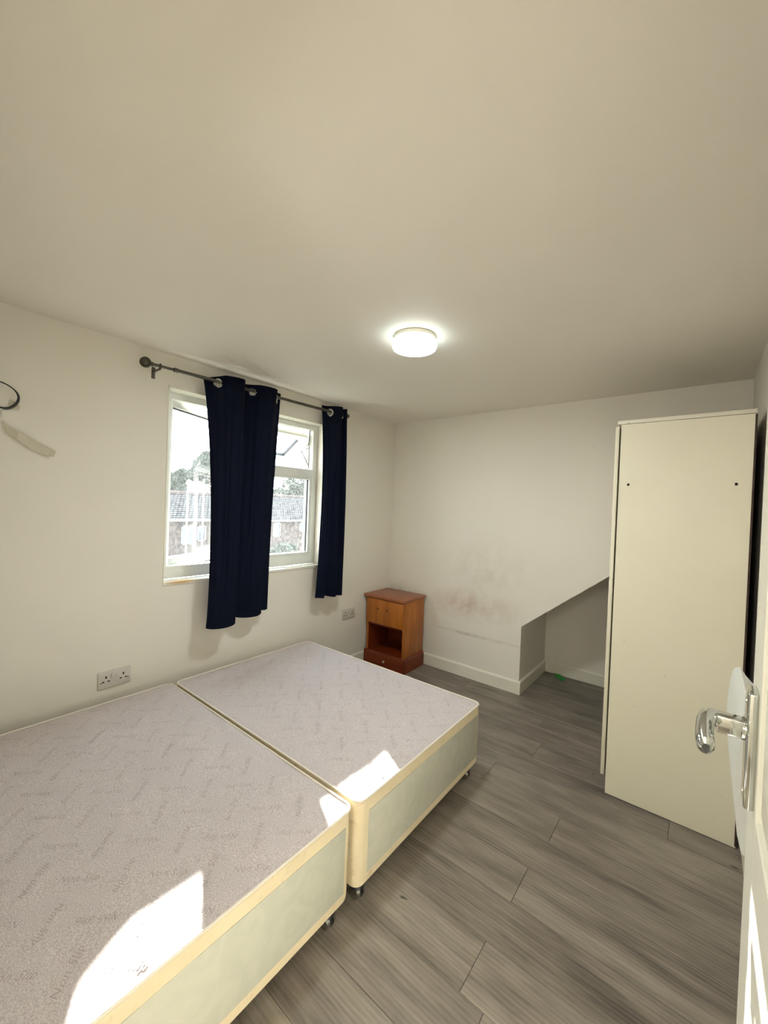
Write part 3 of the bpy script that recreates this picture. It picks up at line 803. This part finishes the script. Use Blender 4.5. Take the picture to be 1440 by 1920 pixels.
# green scrap in the recess
def f(bm):
    P0 = [(1.385, 3.648), (1.405, 3.612), (1.45, 3.565), (1.49, 3.56), (1.485, 3.60), (1.43, 3.655)]
    prism(bm, P0, .0005, .008, lambda a, b, h: (a, b, h+.004*math.sin(a*60)**2))
o = part('plastic_scrap', M['green'], None, f); tag(o, 'small bright green plastic scrap on the recess floor', 'litter')

# ------------------------------------------------------------------ outdoors
GZ = -5.5
struct('ground', M['grass'], lambda bm: bx(bm, -90, -1.2, -50, 90, GZ-.2, GZ), 'grassy ground far below the window', cat='ground')
def house(label, x, y0, y1, eave, ridge, windows, gz=GZ, dep=7):
    h = thing('house', label, 'house', (x, (y0+y1)/2, gz)); oy = (y0+y1)/2
    part('wall', M['brick'], h, lambda bm: bx(bm, -dep, 0, y0-oy, y1-oy, 0, eave-gz))
    def f(bm):
        prism(bm, [(.35, eave-.15), (-dep/2, ridge), (-dep-.35, eave-.15), (-dep-.35, eave-.3), (-dep/2, ridge-.2), (.35, eave-.28)], y0-oy-.2, y1-oy+.2, lambda a, b, hh: (a, hh, b-gz))
    part('roof', M['roof'], h, f)
    part('ridge_tile', M['brick'], h, lambda bm: tube(bm, [(-dep/2, y0-oy-.2, ridge-gz+.02), (-dep/2, y1-oy+.2, ridge-gz+.02)], .11, 8))
    part('gutter', M['outwhite'], h, lambda bm: tube(bm, [(.38, y0-oy-.2, eave-gz-.2), (.38, y1-oy+.2, eave-gz-.2)], .06, 8))
    for (a, b, c, d_, nx) in windows:
        def f(bm):
            fw = .07
            for q in ((a, a+fw, c, d_), (b-fw, b, c, d_), (a, b, c, c+fw), (a, b, d_-fw, d_)): bx(bm, .0, .06, q[0]-oy, q[1]-oy, q[2]-gz, q[3]-gz)
            for k in range(1, nx): 
                yy = a+(b-a)*k/nx; bx(bm, .0, .06, yy-.03-oy, yy+.03-oy, c-gz, d_-gz)
        wn_ = part('window', M['outwhite'], h, f)
        part('pane', M['dpane'], wn_, lambda bm: bx(bm, .005, .03, a+.05-oy, b-.05-oy, c+.05-gz, d_-.05-gz))
    return h
house('pale brick house with tiled roof seen through the left casement', -18, 4.5, 12.6, .55, 1.72,
      [(9.15, 9.85, -.9, .1, 2), (9.95, 10.4, -.75, .08, 1), (6.2, 7.4, -.9, .1, 2), (9.15, 9.85, -3.6, -2.5, 2), (11.2, 12.0, -.9, .1, 2)], dep=4)
house('pale brick house behind trees seen through the right window', -20, 13.4, 26, .4, 1.9,
      [(16.0, 16.6, -.9, .1, 1), (18.2, 19.2, -.6, .1, 2), (21, 22, -.9, .1, 2), (16.0, 16.8, -3.6, -2.5, 2)], dep=4.6)
for i, (yy, zt_) in enumerate(((9.05, 2.3), (9.5, 2.45), (9.83, 2.45))):
    o = part('white_pole', M['outwhite'], None, lambda bm: cyl(bm, (-17.2, yy, GZ), (-17.2, yy, zt_), .045, n=10), True)
    tag(o, ['left slim white pole', 'middle slim white pole', 'right slim white pole'][i]+' in front of the left brick house', 'pole', 'slim white poles')
def tree(label, x, y, top, r, seed, n=1500):
    rnd = random.Random(seed)
    t_ = thing('tree', label, 'tree', (x, y, GZ), group='trees beyond the window')
    Hh = top-GZ
    def f(bm):
        tube(bm, [(0, 0, 0), (.1, .05, Hh*.4), (0, .1, Hh*.75)], [.22, .15, .06], 8)
        for k in range(7):
            a = k*.9; tube(bm, [(.05, .05, Hh*(.35+.05*k)), (math.cos(a)*r*.6, math.sin(a)*r*.6, Hh*(.55+.05*k))], [.07, .02], 6)
    part('trunk', M['bark'], t_, f, True)
    V, F = [], []
    lobes = [(rnd.uniform(-.55, .55)*r, rnd.uniform(-.6, .6)*r, Hh-r*rnd.uniform(.45, 1.5), r*rnd.uniform(.3, .5)) for _ in range(11)]
    for k in range(n):
        cx, cy, cz, cr_ = rnd.choice(lobes)
        d = Vector((rnd.gauss(0, 1), rnd.gauss(0, 1), rnd.gauss(0, 1))).normalized()*cr_*rnd.uniform(.7, 1.05)
        c = Vector((cx, cy, cz))+d; s = rnd.uniform(.07, .15)
        a = Vector((rnd.gauss(0, 1), rnd.gauss(0, 1), rnd.gauss(0, 1))).normalized(); b = a.orthogonal().normalized(); b0 = len(V)
        V += [tuple(c-a*s), tuple(c+b*s*.5), tuple(c+a*s), tuple(c-b*s*.5)]; F.append((b0, b0+1, b0+2, b0+3))
    me = bpy.data.meshes.new('foliage'); me.from_pydata(V, [], F); me.materials.append(M['leaf'])
    o = bpy.data.objects.new('foliage', me); COL.objects.link(o); o.parent = t_; o['kind'] = 'stuff'
tree('leafy tree rising highest behind the left house roof beside the curtain', -32, 17.9, 6.0, 1.75, 1, 9000)
tree('low leafy tree behind the roof at the left window edge', -32, 14.2, 4.2, 1.6, 2, 8000)
tree('wide leafy tree behind the right house roof beside the curtain', -33, 24.4, 4.3, 2.0, 4, 9000)
tree('wide leafy tree behind the right house roof at the window frame', -33, 29.0, 4.8, 2.2, 5, 9000)
tree('small tree in front of the right brick house', -14.2, 12.2, -.3, 1.3, 6, 2500)
